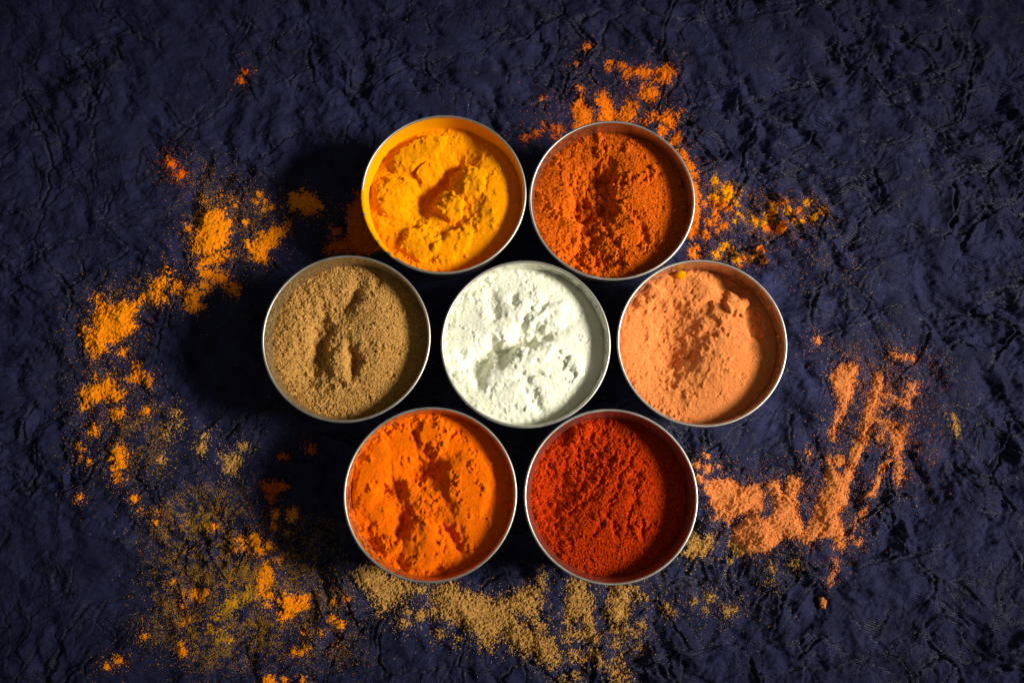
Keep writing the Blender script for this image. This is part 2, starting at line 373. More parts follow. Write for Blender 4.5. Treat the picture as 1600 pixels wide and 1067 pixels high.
# features: (profile, x, y, rx, ry, angle, millimetres, edge) in bowl radii, y towards the top of the photograph
FEAT = {
 'yellow': dict(edge=9.2, fs=1.1, gk=1.35, mound=2.0, lump=0.5, lumps=1.05, grain=0.07, gsc=0.8, warp=0.22, f=[
   ('g', -0.08, 0.26, 0.50, 0.13, 45, -5.0), ('d', 0.28, 0.22, 0.27, 0.25, 0, 3.0), ('p', 0.04, -0.08, 0.20, 0.16, -30, 2.6, 0.12),
   ('d', -0.30, -0.58, 0.28, 0.25, 20, 3.0), ('p', -0.62, 0.02, 0.26, 0.30, 70, 2.2, 0.2), ('p', -0.36, 0.62, 0.40, 0.16, 30, 2.8, 0.18),
   ('p', -0.22, 0.36, 0.18, 0.12, 30, 2.6, 0.15), ('g', 0.0, -0.36, 0.10, 0.30, -60, -2.0), ('g', 0.62, -0.05, 0.28, 0.5, 0, 2.4), ('p', 0.10, -0.62, 0.3, 0.16, 40, 1.6, 0.2),
   ('g', -0.30, -0.05, 0.18, 0.22, 0, -2.8), ('g', -0.12, 0.10, 0.42, 0.42, 0, -1.4)]),
 'rust': dict(edge=9.0, fs=1.05, gk=1.25, mound=2.0, lump=1.4, lumps=2.8, grain=0.48, gsc=0.75, warp=0.3, f=[
   ('g', -0.12, 0.36, 0.18, 0.14, 0, -5.4), ('g', -0.38, -0.06, 0.13, 0.24, 10, -4.6), ('g', -0.08, -0.03, 0.13, 0.12, 0, -3.0),
   ('g', 0.22, 0.22, 0.30, 0.5, -10, 2.2), ('g', 0.39, -0.40, 0.05, 0.14, 0, -2.2), ('g', -0.50, -0.30, 0.11, 0.10, 0, 1.8),
   ('g', -0.15, -0.74, 0.22, 0.13, 0, -3.0), ('g', -0.65, 0.2, 0.25, 0.4, 0, 1.6), ('g', -0.42, -0.62, 0.2, 0.08, 30, -2.0), ('g', -0.26, -0.02, 0.30, 0.5, 12, -2.6), ('g', -0.4, -0.55, 0.25, 0.2, 30, -2.0)]),
 'brown': dict(edge=9.5, fs=1.15, mound=1.8, lump=1.1, lumps=1.2, grain=0.48, gsc=0.7, warp=0.25, f=[
   ('g', -0.38, -0.08, 0.11, 0.28, 0, -3.4), ('d', -0.14, -0.22, 0.15, 0.23, 0, 1.6), ('g', 0.06, -0.26, 0.06, 0.16, 8, -3.6), ('g', 0.04, 0.58, 0.08, 0.18, -18, -2.4),
   ('g', 0.40, 0.10, 0.36, 0.6, 0, 1.4), ('g', -0.18, 0.45, 0.22, 0.12, 20, -1.8), ('g', -0.55, -0.42, 0.15, 0.2, 0, -1.8), ('g', -0.68, 0.2, 0.18, 0.3, 0, 1.0),
   ('g', 0.35, 0.78, 0.05, 0.14, -10, -1.2), ('g', -0.45, 0.1, 0.36, 0.7, 10, -1.3)]),
 'white': dict(edge=7.6, fs=0.75, mound=2.6, lump=0.4, lumps=0.8, grain=0.10, gsc=1.1, warp=0.35, f=[
   ('g', -0.26, -0.03, 0.52, 0.11, 22, -8.5), ('g', 0.0, 0.45, 0.6, 0.3, 20, 1.6), ('g', 0.1, -0.4, 0.6, 0.3, 20, 1.6), ('g', -0.05, 0.25, 0.08, 0.08, 0, -2.6), ('g', -0.40, 0.5, 0.07, 0.18, 10, -2.4),
   ('g', 0.2, 0.5, 0.16, 0.07, 30, -2.2), ('p', 0.06, -0.12, 0.34, 0.12, 22, 1.8, 0.2), ('g', -0.60, -0.34, 0.12, 0.14, 0, -3.4),
   ('g', 0.03, -0.40, 0.26, 0.05, 10, -2.4), ('d', 0.64, -0.28, 0.13, 0.14, 0, 2.4), ('g', 0.1, -0.66, 0.06, 0.2, 30, -2.0), ('g', -0.15, 0.58, 0.1, 0.06, 40, -2.0),
   ('p', 0.30, 0.36, 0.26, 0.18, 20, 1.6, 0.25)]),
 'peach': dict(edge=9.5, fs=1.0, gk=1.2, mound=2.4, lump=0.6, lumps=1.0, grain=0.14, gsc=0.9, warp=0.3, f=[
   ('g', -0.36, 0.06, 0.28, 0.55, -8, -3.2), ('g', -0.27, -0.18, 0.15, 0.09, 20, -1.8), ('d', 0.49, 0.53, 0.18, 0.17, 0, 3.2),
   ('p', -0.22, 0.74, 0.46, 0.24, 0, 2.2, 0.3), ('g', 0.25, -0.12, 0.40, 0.5, 0, 1.6), ('p', 0.30, 0.42, 0.12, 0.16, 20, 1.4, 0.2),
   ('g', 0.48, 0.74, 0.18, 0.12, -40, -3.2), ('g', 0.1, 0.1, 0.1, 0.07, 30, -1.4), ('g', 0.7, 0.2, 0.1, 0.2, 0, -2.0), ('p', -0.62, 0.62, 0.2, 0.1, 40, 1.8, 0.25), ('g', -0.34, 0.1, 0.38, 0.7, -10, -2.2)]),
 'orange': dict(edge=8.0, fs=1.0, gk=1.2, mound=1.6, lump=1.0, lumps=1.8, grain=0.14, gsc=0.9, warp=0.32, f=[
   ('g', -0.12, 0.30, 0.20, 0.17, -10, -6.6), ('g', -0.38, -0.34, 0.12, 0.20, -12, -5.4), ('p', -0.12, -0.06, 0.20, 0.14, 0, 1.6, 0.35), ('p', -0.26, 0.12, 0.10, 0.08, 0, 1.6, 0.4), ('p', -0.5, -0.62, 0.14, 0.12, 30, 1.8, 0.3), ('g', -0.50, 0.10, 0.14, 0.17, 0, -4.2),
   ('g', 0.20, -0.46, 0.10, 0.13, 20, -3.6), ('g', 0.34, -0.64, 0.06, 0.12, 20, -2.0), ('g', -0.22, 0.72, 0.035, 0.20, 8, -1.2),
   ('p', -0.76, 0.28, 0.20, 0.45, -10, 2.0, 0.25), ('p', 0.46, 0.12, 0.28, 0.36, 0, 2.0, 0.3), ('g', -0.05, -0.6, 0.2, 0.3, 0, 1.6),
   ('g', -0.05, -0.14, 0.18, 0.16, 0, -1.8), ('g', -0.76, -0.52, 0.12, 0.2, 40, -2.6), ('p', 0.02, 0.72, 0.2, 0.2, 0, 1.6, 0.25), ('g', 0.28, 0.7, 0.1, 0.05, 30, -1.8),
   ('g', 0.12, -0.92, 0.1, 0.08, 0, -2.6), ('g', -0.42, -0.82, 0.12, 0.06, -30, -2.4)]),
 'red': dict(edge=12.5, mound=1.8, lump=1.3, lumps=1.7, grain=0.48, gsc=0.7, warp=0.25, f=[
   ('g', -0.45, -0.18, 0.42, 0.03, 36, -0.8), ('g', -0.47, -0.12, 0.42, 0.05, 36, 0.7), ('d', -0.43, 0.76, 0.09, 0.14, -15, 3.0), ('d', -0.28, 0.82, 0.10, 0.1, 0, 2.4),
   ('g', 0.08, -0.40, 0.04, 0.10, 20, -1.8), ('g', 0.42, -0.44, 0.03, 0.10, 0, -1.8), ('g', -0.65, 0.1, 0.2, 0.5, 0, -1.4), ('g', 0.2, 0.0, 0.5, 0.7, 0, 1.2),
   ('g', 0.34, 0.22, 0.12, 0.08, 30, -1.2), ('g', -0.3, 0.5, 0.2, 0.15, 0, -1.2), ('g', -0.3, 0.3, 0.3, 0.5, -40, -2.6), ('g', 0.15, 0.2, 0.45, 0.03, 62, -1.0), ('g', 0.3, -0.15, 0.4, 0.03, 75, -1.0), ('g', -0.05, -0.25, 0.35, 0.03, 55, -0.9), ('g', -0.72, -0.1, 0.2, 0.5, 0, -1.6)])}
def clump_mesh(name, mat, seed, sub=3, block=0, smooth=True):
    import bmesh
    bm = bmesh.new(); bmesh.ops.create_icosphere(bm, subdivisions=sub, radius=0.001)
    P = np.array([v.co[:] for v in bm.verts]) * 1000
    d = 1 + 0.22 * perlin(P[:, 0] * 1.3 + 5 * seed, P[:, 1] * 1.3 + P[:, 2] * 1.7, seed) + 0.16 * perlin(P[:, 0] * 3 + P[:, 2] * 2, P[:, 1] * 3 + 9 * seed, seed + 3) + 0.10 * perlin(P[:, 0] * 7 - P[:, 2] * 5, P[:, 1] * 7 + P[:, 2] * 4, seed + 5)
    if block: d = d * (np.abs(P) ** 5).sum(1) ** (-1 / 5)
    for v, k in zip(bm.verts, d): v.co *= float(k)
    m = bpy.data.meshes.new(name); bm.to_mesh(m); bm.free()
    m.polygons.foreach_set('use_smooth', np.full(len(m.polygons), smooth)); m.materials.append(mat)
    return m
CL = {k: [clump_mesh('clump', PM[k], s + 1, 2) for s in range(3)] for k in PM}
HLAB = {
 'yellow': 'clumpy bright yellow powder with smooth domes and a deep trench', 'rust': 'coarse rust orange powder with a dark crumbly hollow',
 'brown': 'grainy brown powder with an oval thumb dent', 'white': 'fluffy lumpy white powder crossed by a groove',
 'peach': 'pale peach powder heaped smooth on its right', 'orange': 'bright orange powder broken into pits and clumps',
 'red': 'coarse dark red powder, nearly level with a scratched line'}
HEAP_Z = {}
for si, nm in enumerate(BOWLS):
    bx, by = BOWLS[nm]; q = FEAT[nm]
    sd = 100 + si * 13
    rf = float(r_out(RIM_Z - q['edge'] / 1000)) - T_WALL + 0.0003
    x, y = DXN * rf * 1000, DYN * rf * 1000                                   # mm
    wxn = DXN + 0.05 * perlin(x / 6, y / 6, sd) * q['warp'] * 4 + 0.02 * perlin(x / 2, y / 2, sd + 1)
    wyn = DYN + 0.05 * perlin(x / 6, y / 6, sd + 2) * q['warp'] * 4 + 0.02 * perlin(x / 2, y / 2, sd + 3)
    rr = np.hypot(DXN, DYN)
    h = -q['edge'] + q['mound'] * (1 - rr ** 2)
    dep = np.zeros_like(h)                                                    # how broken the surface is
    for ft in q['f']:
        a = math.radians(ft[5]); dx, dy = wxn - ft[1], wyn - ft[2]
        gk = q.get('gk', 1.22) if (ft[0] == 'g' and ft[6] < 0 and min(ft[3], ft[4]) > 0.05) else 1.0
        d = (1 / gk) * np.hypot((dx * math.cos(a) + dy * math.sin(a)) / ft[3], (-dx * math.sin(a) + dy * math.cos(a)) / ft[4])
        if ft[0] == 'g': k = np.exp(-d ** 2 * 1.1)
        elif ft[0] == 'd': k = np.sqrt(np.clip(1 - d ** 2, 0, 1))
        else: k = sstep(1 + ft[7], 1 - ft[7], d)
        h = h + ft[6] * k * (1.5 if ft[0] == 'g' else 1.3) * q.get('fs', 1.0)
        if ft[6] < 0 and ft[0] == 'g': dep = np.maximum(dep, k)
    # broken clods: sharp in the hollows, softer on the pressed parts
    br = np.clip(0.06 + dep * 1.0 + 0.9 * sstep(0.0, 0.55, fbm(x / 8, y / 8, sd + 4, 3)), 0, 1)
    f1, f2 = voro(x / 2.6 + 0.4 * perlin(x / 1.5, y / 1.5, sd + 6), y / 2.6 + 0.4 * perlin(x / 1.5, y / 1.5, sd + 7), sd % 50)
    h = h + br * q['lumps'] * (0.55 - f1) * 0.9
    f1, f2 = voro(x / 1.25, y / 1.25, (sd + 5) % 50)
    h = h + (0.12 + 0.88 * br) * q['lump'] * (0.5 - f1) * 0.75
    h = h + br * q['lumps'] * 0.7 * fbm(x / 3.5, y / 3.5, sd + 9, 3)
    h = h + q['grain'] * (perlin(x / q['gsc'], y / q['gsc'], sd + 8) + 0.8 * perlin(x / q['gsc'] * 2.1, y / q['gsc'] * 2.1, sd + 10))
    h = h - 0.9 * sstep(0.90, 1.0, rr + 0.05 * perlin(x / 2.5, y / 2.5, sd + 11))       # shrinks from the wall a little
    h = np.minimum(h, -1.2)
    Z = RIM_Z + h / 1000
    V = np.stack([DXN * rf, DYN * rf, Z], -1).reshape(-1, 3)
    heap = obj('powder_heap', mesh_np('powder_heap', V, FILL_F, PM[nm]), None, (bx, by, 0))
    tag(heap, HLAB[nm], 'powder', 'ground spices filling the bowls')
    # separate clumps lying on it, and loose grains
    nclump = {'yellow': 16, 'rust': 12, 'brown': 6, 'white': 22, 'peach': 9, 'orange': 20, 'red': 6}[nm]
    made = 0
    while made < nclump:
        i, j = rng.randint(12, NF - 12, 2)
        if rr[i, j] > 0.86 or rng.rand() > br[i, j]: continue
        s = rng.uniform(0.45, 1.25)
        c = obj('clump', CL[nm][made % 3], heap, (DXN[i, j] * rf, DYN[i, j] * rf, Z[i, j] + s * 0.0001))
        c.scale = (s * rng.uniform(.8, 1.3), s * rng.uniform(.8, 1.3), s * rng.uniform(.6, 0.9)); c.rotation_euler = (0, 0, rng.rand() * 6.28)
        made += 1
    ng = {'yellow': 900, 'rust': 4200, 'brown': 4600, 'white': 1200, 'peach': 1300, 'orange': 1600, 'red': 4600}[nm]
    I = rng.randint(3, NF - 3, (ng, 2)); I = I[rr[I[:, 0], I[:, 1]] < 0.97]
    P = np.stack([DXN[I[:, 0], I[:, 1]] * rf, DYN[I[:, 0], I[:, 1]] * rf, Z[I[:, 0], I[:, 1]] + 0.00005], -1)
    V, Fc = grains(P, (0.12 + 0.20 * rng.rand(len(P)) ** 2) / 1000)
    g = obj('loose_grains', mesh_np('loose_grains', V, Fc, PM[nm], False), heap); g['kind'] = 'stuff'
    HEAP_Z[nm] = (Z, rf)

# ------------------------------------------------------------------ powder spilled on the cloth
def poly_sd(x, y, poly):
    """signed distance in pixels, positive inside"""
    p = np.array(poly, float); d = np.full(x.shape, 1e9); ins = np.zeros(x.shape, bool)
    for k in range(len(p)):
        a, b_ = p[k], p[(k + 1) % len(p)]
        e = b_ - a; wx, wy = x - a[0], y - a[1]
        t = np.clip((wx * e[0] + wy * e[1]) / max(e @ e, 1e-9), 0, 1)
        d = np.minimum(d, np.hypot(wx - t * e[0], wy - t * e[1]))
        c1 = (a[1] <= y) & (b_[1] > y); c2 = (a[1] > y) & (b_[1] <= y)
        cr = e[0] * wy - e[1] * wx
        ins ^= (c1 & (cr > 0)) | (c2 & (cr < 0))
    return np.where(ins, d, -d)
def line_sd(x, y, pts, wd):
    d = np.full(x.shape, 1e9)
    for a, b_ in zip(pts[:-1], pts[1:]):
        a, b_ = np.array(a, float), np.array(b_, float); e = b_ - a
        t = np.clip(((x - a[0]) * e[0] + (y - a[1]) * e[1]) / max(e @ e, 1e-9), 0, 1)
        d = np.minimum(d, np.hypot(x - a[0] - t * e[0], y - a[1] - t * e[1]))
    return wd - d
M_INV = CAM_R.transposed()
def to_px(x, y, z=0.0):
    dx, dy, dz = x, y, z - CAM_H
    qx = M_INV[0][0] * dx + M_INV[0][1] * dy + M_INV[0][2] * dz
    qy = M_INV[1][0] * dx + M_INV[1][1] * dy + M_INV[1][2] * dz
    qz = M_INV[2][0] * dx + M_INV[2][1] * dy + M_INV[2][2] * dz
    return 800 + F_PX * qx / -qz, 533.5 - F_PX * qy / -qz
def sd_shapes(u, v, shapes):
    D = np.full(u.shape, -1e9)
    for s in shapes:
        if s[0] == 'P': d = poly_sd(u, v, s[1])
        elif s[0] == 'L': d = line_sd(u, v, s[1], s[2])
        else: d = s[3] - np.hypot(u - s[1], v - s[2])
        D = np.maximum(D, d)
    return D
CELL = 0.00034
sp_seed = [300]
def spill(name, mat, shapes, label, cat='spilled powder', group=None, hmm=0.9, rough=6.5, thr=0.0, halo=10.0, dens=1.0, gs=0.15, kind=None, gran=0.18, far=1.0):
    sp_seed[0] += 5; sd = sp_seed[0]
    pts = []
    for s in shapes:
        if s[0] == 'P': pts += list(s[1])
        elif s[0] == 'L': pts += [(p[0] + a * s[2], p[1] + b_ * s[2]) for p in s[1] for a in (-1, 1) for b_ in (-1, 1)]
        else: pts += [(s[1] + a * s[3], s[2] + b_ * s[3]) for a in (-1, 1) for b_ in (-1, 1)]
    W = np.array([px(*p) for p in pts]); mg = (halo * 3.0 + 12) * PXM
    x0, y0 = W.min(0) - mg; x1, y1 = W.max(0) + mg
    xs = np.arange(x0, x1, CELL); ys = np.arange(y0, y1, CELL)
    X, Y = np.meshgrid(xs, ys)
    U, Vv = to_px(X, Y)
    D = sd_shapes(U, Vv, shapes)
    mmx, mmy = X * 1000, Y * 1000
    nz = rough * (0.8 * perlin(mmx / 4.2, mmy / 4.2, sd) + 0.9 * perlin(mmx / 1.9, mmy / 1.9, sd + 1) + 1.0 * perlin(mmx / 1.0, mmy / 1.0, sd + 2) + 1.2 * perlin(mmx / 0.62, mmy / 0.62, sd + 6)) - 0.18 * rough
    Dn = D + nz - thr
    H = hmm * (1 - np.exp(-np.clip(Dn, 0, None) / 13.0)) * (1 + 0.45 * perlin(mmx / 5, mmy / 5, sd + 3))
    f1, _ = voro(mmx / 1.5, mmy / 1.5, sd % 50)
    H = H * (0.75 + 0.5 * (0.9 - f1)) + np.where(Dn > 0, gran * (perlin(mmx / 0.9, mmy / 0.9, sd + 4) + 0.4), -0.10)
    zc = cloth_z(X, Y)
    Z = zc + np.clip(Dn / 8, 0, 1) * np.maximum(cloth_z(X, Y, GZB) - zc, 0) + np.maximum(H, -0.10) / 1000 + 0.00004
    on = Dn > 0
    cell = on[:-1, :-1] | on[:-1, 1:] | on[1:, 1:] | on[1:, :-1]
    # keep the spill out from under the bowls
    for (bx, by) in BOWLS.values():
        cell &= np.hypot(X[:-1, :-1] - bx, Y[:-1, :-1] - by) > R_BASE + 0.0002
    idx = np.arange(X.size).reshape(X.shape)
    Fq = np.stack([idx[:-1, :-1], idx[:-1, 1:], idx[1:, 1:], idx[1:, :-1]], -1)[cell]
    use, inv = np.unique(Fq.ravel(), return_inverse=True)
    Vq = np.stack([X, Y, Z], -1).reshape(-1, 3)[use]; Fq = inv.reshape(-1, 4)
    # crumbs and dust around
    area_px = ((x1 - x0) / PXM) * ((y1 - y0) / PXM)
    n = int(area_px * 0.9 * dens)
    gx = x0 + rng.rand(n) * (x1 - x0); gy = y0 + rng.rand(n) * (y1 - y0)
    gu, gv = to_px(gx, gy)
    gd = sd_shapes(gu, gv, shapes) + rough * (0.9 * perlin(gx * 240, gy * 240, sd) + 0.7 * perlin(gx * 700, gy * 700, sd + 1))
    pr = np.where(gd > 0, 0.10, 0.36 * np.exp(gd / (halo * 0.5)) + 0.06 * far * np.exp(gd / (halo * 1.5)))
    k = rng.rand(n) < pr
    for (bx, by) in BOWLS.values(): k &= np.hypot(gx - bx, gy - by) > R_BASE + 0.0006
    gx, gy, gd = gx[k], gy[k], gd[k]
    size = gs * (0.5 + 1.5 * rng.rand(len(gx)) ** 3) / 1000 * (1 + 0.5 * (gd > -4))
    iz = cloth_z(gx, gy)
    ii = np.clip(((gx - x0) / CELL).astype(int), 0, X.shape[1] - 1); jj = np.clip(((gy - y0) / CELL).astype(int), 0, X.shape[0] - 1)
    gz = np.where(on[jj, ii], np.maximum(iz, Z[jj, ii]), iz) + size * 0.45
    Vg, Fg = grains(np.stack([gx, gy, gz], -1), size, True)
    # quads as two triangles so that all faces have three corners
    Ft = np.concatenate([Fq[:, [0, 1, 2]], Fq[:, [0, 2, 3]]]) if len(Fq) else np.zeros((0, 3), int)
    Vall = np.concatenate([Vq, Vg]); Fall = np.concatenate([Ft, Fg + len(Vq)])
    if not len(Fall): return None
    c = Vall[:, :2].mean(0); z0 = float(Vall[:, 2].min())
    Vall = Vall - np.array([c[0], c[1], z0])
    o = obj(name, mesh_np(name, Vall, Fall, PM[mat]), None, (c[0], c[1], z0))
    tag(o, label, None if kind else cat, group, kind)
    return o
def P(*p): return ('P', p)
def L(wd, *p): return ('L', p, wd)
def B(u, v, r): return ('B', u, v, r)
GL = 'orange patches spilled left of the bowls'
spill('powder_spill', 'amber', [P((144,476),(160,472),(178,474),(196,470),(222,462),(210,474),(204,486),(206,510),(196,524),(180,530),(166,536),(164,548),(152,554),(142,554),(132,538),(128,532),(140,520),(142,498)), B(147,464,5), B(125,513,5), B(187,548,4)],
      'largest orange powder patch, at the far left of the spill', group=GL, hmm=1.3)
spill('powder_spill', 'amber', [L(8,(243,446),(242,464)), L(6,(254,437),(246,444)), B(272,446,9), B(256,467,5), B(262,424,3)],
      'ring shaped orange powder patch right of the largest left patch', group=GL)
spill('powder_spill', 'amber', [P((288,466),(300,446),(309,455),(316,480),(306,487),(292,482)), B(318,450,8), P((306,418),(325,420),(350,425),(357,437),(345,441),(330,438),(318,432)), P((347,447),(362,441),(373,450),(368,459),(352,457))],
      'dim orange powder clumps left of the brown powder bowl', group=GL)
spill('powder_spill', 'amber', [P((311,338),(335,330),(346,324),(352,341),(361,351),(355,372),(346,387),(323,398),(303,392),(300,379),(311,364),(308,349)), P((310,402),(330,396),(345,390),(362,397),(345,405),(330,412),(314,413)), B(290,356,3), B(319,310,2), B(345,303,2)],
      'bright orange powder patch above the dim clumps, upper left', group=GL, hmm=1.2)
spill('powder_spill', 'amber', [P((386,380),(396,376),(407,367),(432,355),(448,351),(446,361),(432,379),(419,387),(412,407),(391,404))],
      'orange powder patch tapering up towards the yellow powder bowl', group=GL, hmm=1.2)
spill('powder_spill', 'amber', [P((452,304),(470,296),(482,302),(495,308),(504,325),(475,331),(456,325))],
      'shaded orange powder patch left of the yellow powder bowl', group=GL, hmm=1.0)
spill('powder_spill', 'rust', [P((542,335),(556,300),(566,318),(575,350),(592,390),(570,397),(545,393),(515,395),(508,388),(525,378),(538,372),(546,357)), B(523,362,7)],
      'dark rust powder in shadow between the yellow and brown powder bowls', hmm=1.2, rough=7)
spill('powder_spill', 'amber', [P((203,571),(214,573),(224,584),(234,588),(235,600),(226,594),(212,594),(198,594),(200,584))],
      'small angled orange powder patch below the largest left patch', group=GL)
spill('powder_spill', 'amber', [P((166,589),(177,604),(191,614),(190,625),(177,625),(156,622),(140,630),(127,637),(122,614),(143,601)), P((171,643),(191,638),(188,653),(177,652)), B(143,588,3)],
      'second largest orange powder patch on the far left', group=GL, hmm=1.2)
spill('powder_spill', 'amber', [B(146,672,8)], 'small round orange powder heap at far left', group=GL, hmm=1.1, rough=4)
spill('powder_spill', 'amber', [B(117,693,5), B(124,703,3), B(123,716,2), B(138,721,2)], 'tiny orange powder spots at the left end of the spill', group=GL, rough=3)
spill('powder_spill', 'amber', [P((178,700),(190,697),(197,715),(192,732),(178,735),(173,718)), B(183,743,6), B(227,640,4)],
      'upright orange powder patch at lower far left', group=GL)
spill('powder_spill', 'amber', [B(404,303,4), B(399,315,4), B(412,314,3), B(422,322,3.5), B(411,327,3.5), B(384,348,4), B(366,322,4), B(359,312,2.5)],
      'cluster of little orange powder crumbs left of the shaded patch', group=GL, hmm=1.1, rough=2.5)
GB = 'orange patches spilled at lower left'
spill('powder_spill', 'amber', [P((392,834),(402,834),(408,850),(414,862),(404,869),(397,856),(389,848)), B(371,843,4), B(379,842,3), B(365,858,2.5), B(382,856,4), B(435,875,3.5), B(420,852,3)],
      'topmost small orange powder patch at lower left', group=GB, rough=4)
spill('powder_spill', 'amber', [P((416,881),(427,895),(421,915),(406,931),(403,904)), B(418,930,6), B(417,943,3)],
      'upright orange powder streak at lower left', group=GB)
spill('powder_spill', 'amber', [P((433,936),(447,928),(459,933),(479,931),(476,950),(456,961),(439,974),(432,964),(442,953))],
      'brightest orange powder patch at lower left', group=GB, hmm=1.3)
spill('powder_spill', 'amber', [B(304,929,7), B(313,937,5), B(323,925,4), B(285,928,3), B(268,911,4)], 'three joined orange powder crumbs at lower left', group=GB, rough=3)
spill('powder_spill', 'dust', [L(6,(353,952),(388,925)), L(4,(338,966),(352,955)), B(330,981,5), L(3,(337,1000),(352,1002)), B(345,985,4)],
      'thin slanting turmeric streak beside the joined crumbs', group=GB, rough=8, hmm=0.5)
spill('powder_spill', 'amber', [L(4,(283,1006),(286,1020)), B(284,974,4), B(283,949,4), B(224,993,4), B(295,967,3)], 'scattered orange powder crumbs near the bottom left', group=GB, rough=3)
spill('powder_spill', 'amber', [B(182,1033,7), B(167,1040,4)], 'lone pair of orange powder crumbs in the bottom left corner', group=GB, rough=3, hmm=1.2)
spill('powder_spill', 'amber', [B(518,965,5), B(530,976,6), B(500,990,3.5), B(470,1019,4), B(458,1018,4), B(480,1012,3.5), B(524,1006,3), B(473,990,3), B(520,940,3), B(541,935,3)],
      'orange powder crumbs strewn below the bright orange bowl', group=GB, rough=3)
spill('powder_spill', 'amber', [B(421,1064,8), B(440,1065,5), B(471,1064,4)], 'orange powder patch cut by the bottom edge of the photo', group=GB, rough=4)
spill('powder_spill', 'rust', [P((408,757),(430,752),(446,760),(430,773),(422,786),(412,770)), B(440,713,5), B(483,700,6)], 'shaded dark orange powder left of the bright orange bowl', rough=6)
spill('powder_spill', 'amber', [B(456,803,9), B(430,804,6), B(448,833,3), B(428,822,4)], 'dim round orange powder spot beside the bright orange bowl', group=GB, rough=4)
spill('powder_spill', 'amber', [B(333,821,5), B(322,826,3), B(210,779,5), B(219,797,3), B(241,817,4), B(247,800,3), B(124,778,4)], 'few orange powder crumbs above the lower left dusting', group=GB, rough=3)
spill('powder_spill', 'orange', [B(266,254,6), L(2,(259,246),(268,262))], 'upper of two bright orange crumbs, upper left', 'crumb', 'pair of crumbs at upper left', rough=3, hmm=1.7, halo=12)
spill('powder_spill', 'orange', [B(280,271,6)], 'lower of two bright orange crumbs, upper left', 'crumb', 'pair of crumbs at upper left', rough=2, hmm=1.7, halo=12)
spill('powder_spill', 'orange', [B(375,122,4), B(382,112,3)], 'tiny orange crumbs alone near the top left', 'crumb', rough=3, halo=8)
# brown powder
GC = 'brown powder spilled along the bottom'
spill('powder_spill', 'brown', [P((553,898),(570,888),(590,880),(610,898),(640,911),(657,913),(662,922),(640,928),(626,938),(610,945),(600,955),(592,958),(585,940),(575,925),(560,910))],
      'brown powder fringe under the bright orange bowl', group=GC, rough=9, thr=1.5, gs=0.22, gran=0.3)
spill('powder_spill', 'brown', [B(630,972,5), B(655,962,7), B(676,957,6), B(637,955,3), B(684,990,3), B(715,998,2)], 'small brown powder crumbs between the fringe and the main streak', group=GC, rough=6, gs=0.24, gran=0.35)
spill('powder_spill', 'brown', [P((672,932),(690,914),(712,910),(716,924),(745,928),(768,938),(800,930),(822,918),(838,914),(846,922),(842,945),(838,958),(848,975),(853,988),(846,992),(835,978),(815,962),(800,958),(808,975),(830,985),(850,992),(862,1000),(870,1020),(874,1035),(860,1043),(840,1030),(820,1020),(800,1012),(790,1000),(780,988),(776,1003),(765,1010),(752,1008),(755,1000),(740,985),(718,975),(705,968),(690,962),(682,945)), L(3,(846,920),(844,905),(849,895))],
      'long brown powder streak below the gap between the front bowls', group=GC, rough=8.5, thr=1.5, gs=0.22, gran=0.3, hmm=1.3)
spill('powder_spill', 'brown', [P((893,905),(915,910),(922,930),(925,960),(930,985),(933,1003),(922,1000),(914,980),(905,965),(893,968),(885,985),(882,975),(884,950),(888,925))],
      'two legged brown powder streak under the red powder bowl', group=GC, rough=7, thr=1.0, gs=0.22, gran=0.3, hmm=1.2)
spill('powder_spill', 'brown', [P((955,916),(985,913),(1006,936),(996,932),(983,926),(985,945),(978,965),(968,975),(955,970),(948,955),(952,935)), B(1000,978,5), B(990,990,6), B(976,986,5), B(960,986,3)],
      'rounded brown powder patch under the red powder bowl', group=GC, rough=9, thr=1.5, gs=0.22, gran=0.3)
spill('powder_spill', 'brown', [L(4,(885,998),(900,990),(930,1000)), B(900,1025,8), B(912,1032,5), B(930,1022,7), B(940,1035,6), B(948,1038,5), B(965,1006,5), P((960,1040),(972,1022),(975,1035),(970,1048),(980,1055),(983,1068),(965,1068),(952,1052)), B(878,1057,3), B(900,1058,5), B(890,1066,4)],
      'broken brown powder crumbs at the bottom edge', group=GC, rough=9, thr=1.5, gs=0.22, gran=0.3)
spill('powder_spill', 'brown', [P((1070,864),(1080,838),(1088,832),(1095,845),(1105,838),(1115,833),(1112,850),(1103,868),(1088,872))],
      'brown powder heap at the right foot of the red powder bowl', group=GC, rough=5, gs=0.24, gran=0.35, hmm=1.4)
spill('powder_spill', 'brown', [P((1141,850),(1148,840),(1158,850),(1172,864),(1160,868),(1148,866)), B(1143,876,4)], 'brown powder edge beneath the peach powder spill', group=GC, rough=4, gs=0.22, gran=0.3)
spill('powder_spill', 'brown', [B(1207,889,4), B(1240,882,3), B(1110,935,4), L(3,(1136,956),(1150,951)), B(1087,940,3), B(1048,955,4), B(1043,948,3), B(1104,952,2), B(1204,908,2), B(1000,1010,3)],
      'scattered brown powder specks at lower right of the bowls', group=GC, rough=5, gs=0.22, gran=0.3, halo=14)
spill('powder_spill', 'brown', [L(3,(1489,651),(1494,662),(1497,676))], 'lone short brown powder dab near the right edge', group=GC, rough=5, gs=0.2)
spill('powder_spill', 'brown', [P((343,712),(355,715),(370,708),(373,718),(365,735),(350,734)), B(313,700,5), B(380,698,4), B(251,718,4), B(276,645,4), B(259,676,3), B(279,661,3), B(321,680,2)],
      'brown powder crumbs left below the brown powder bowl', rough=7, gs=0.2, gran=0.3)
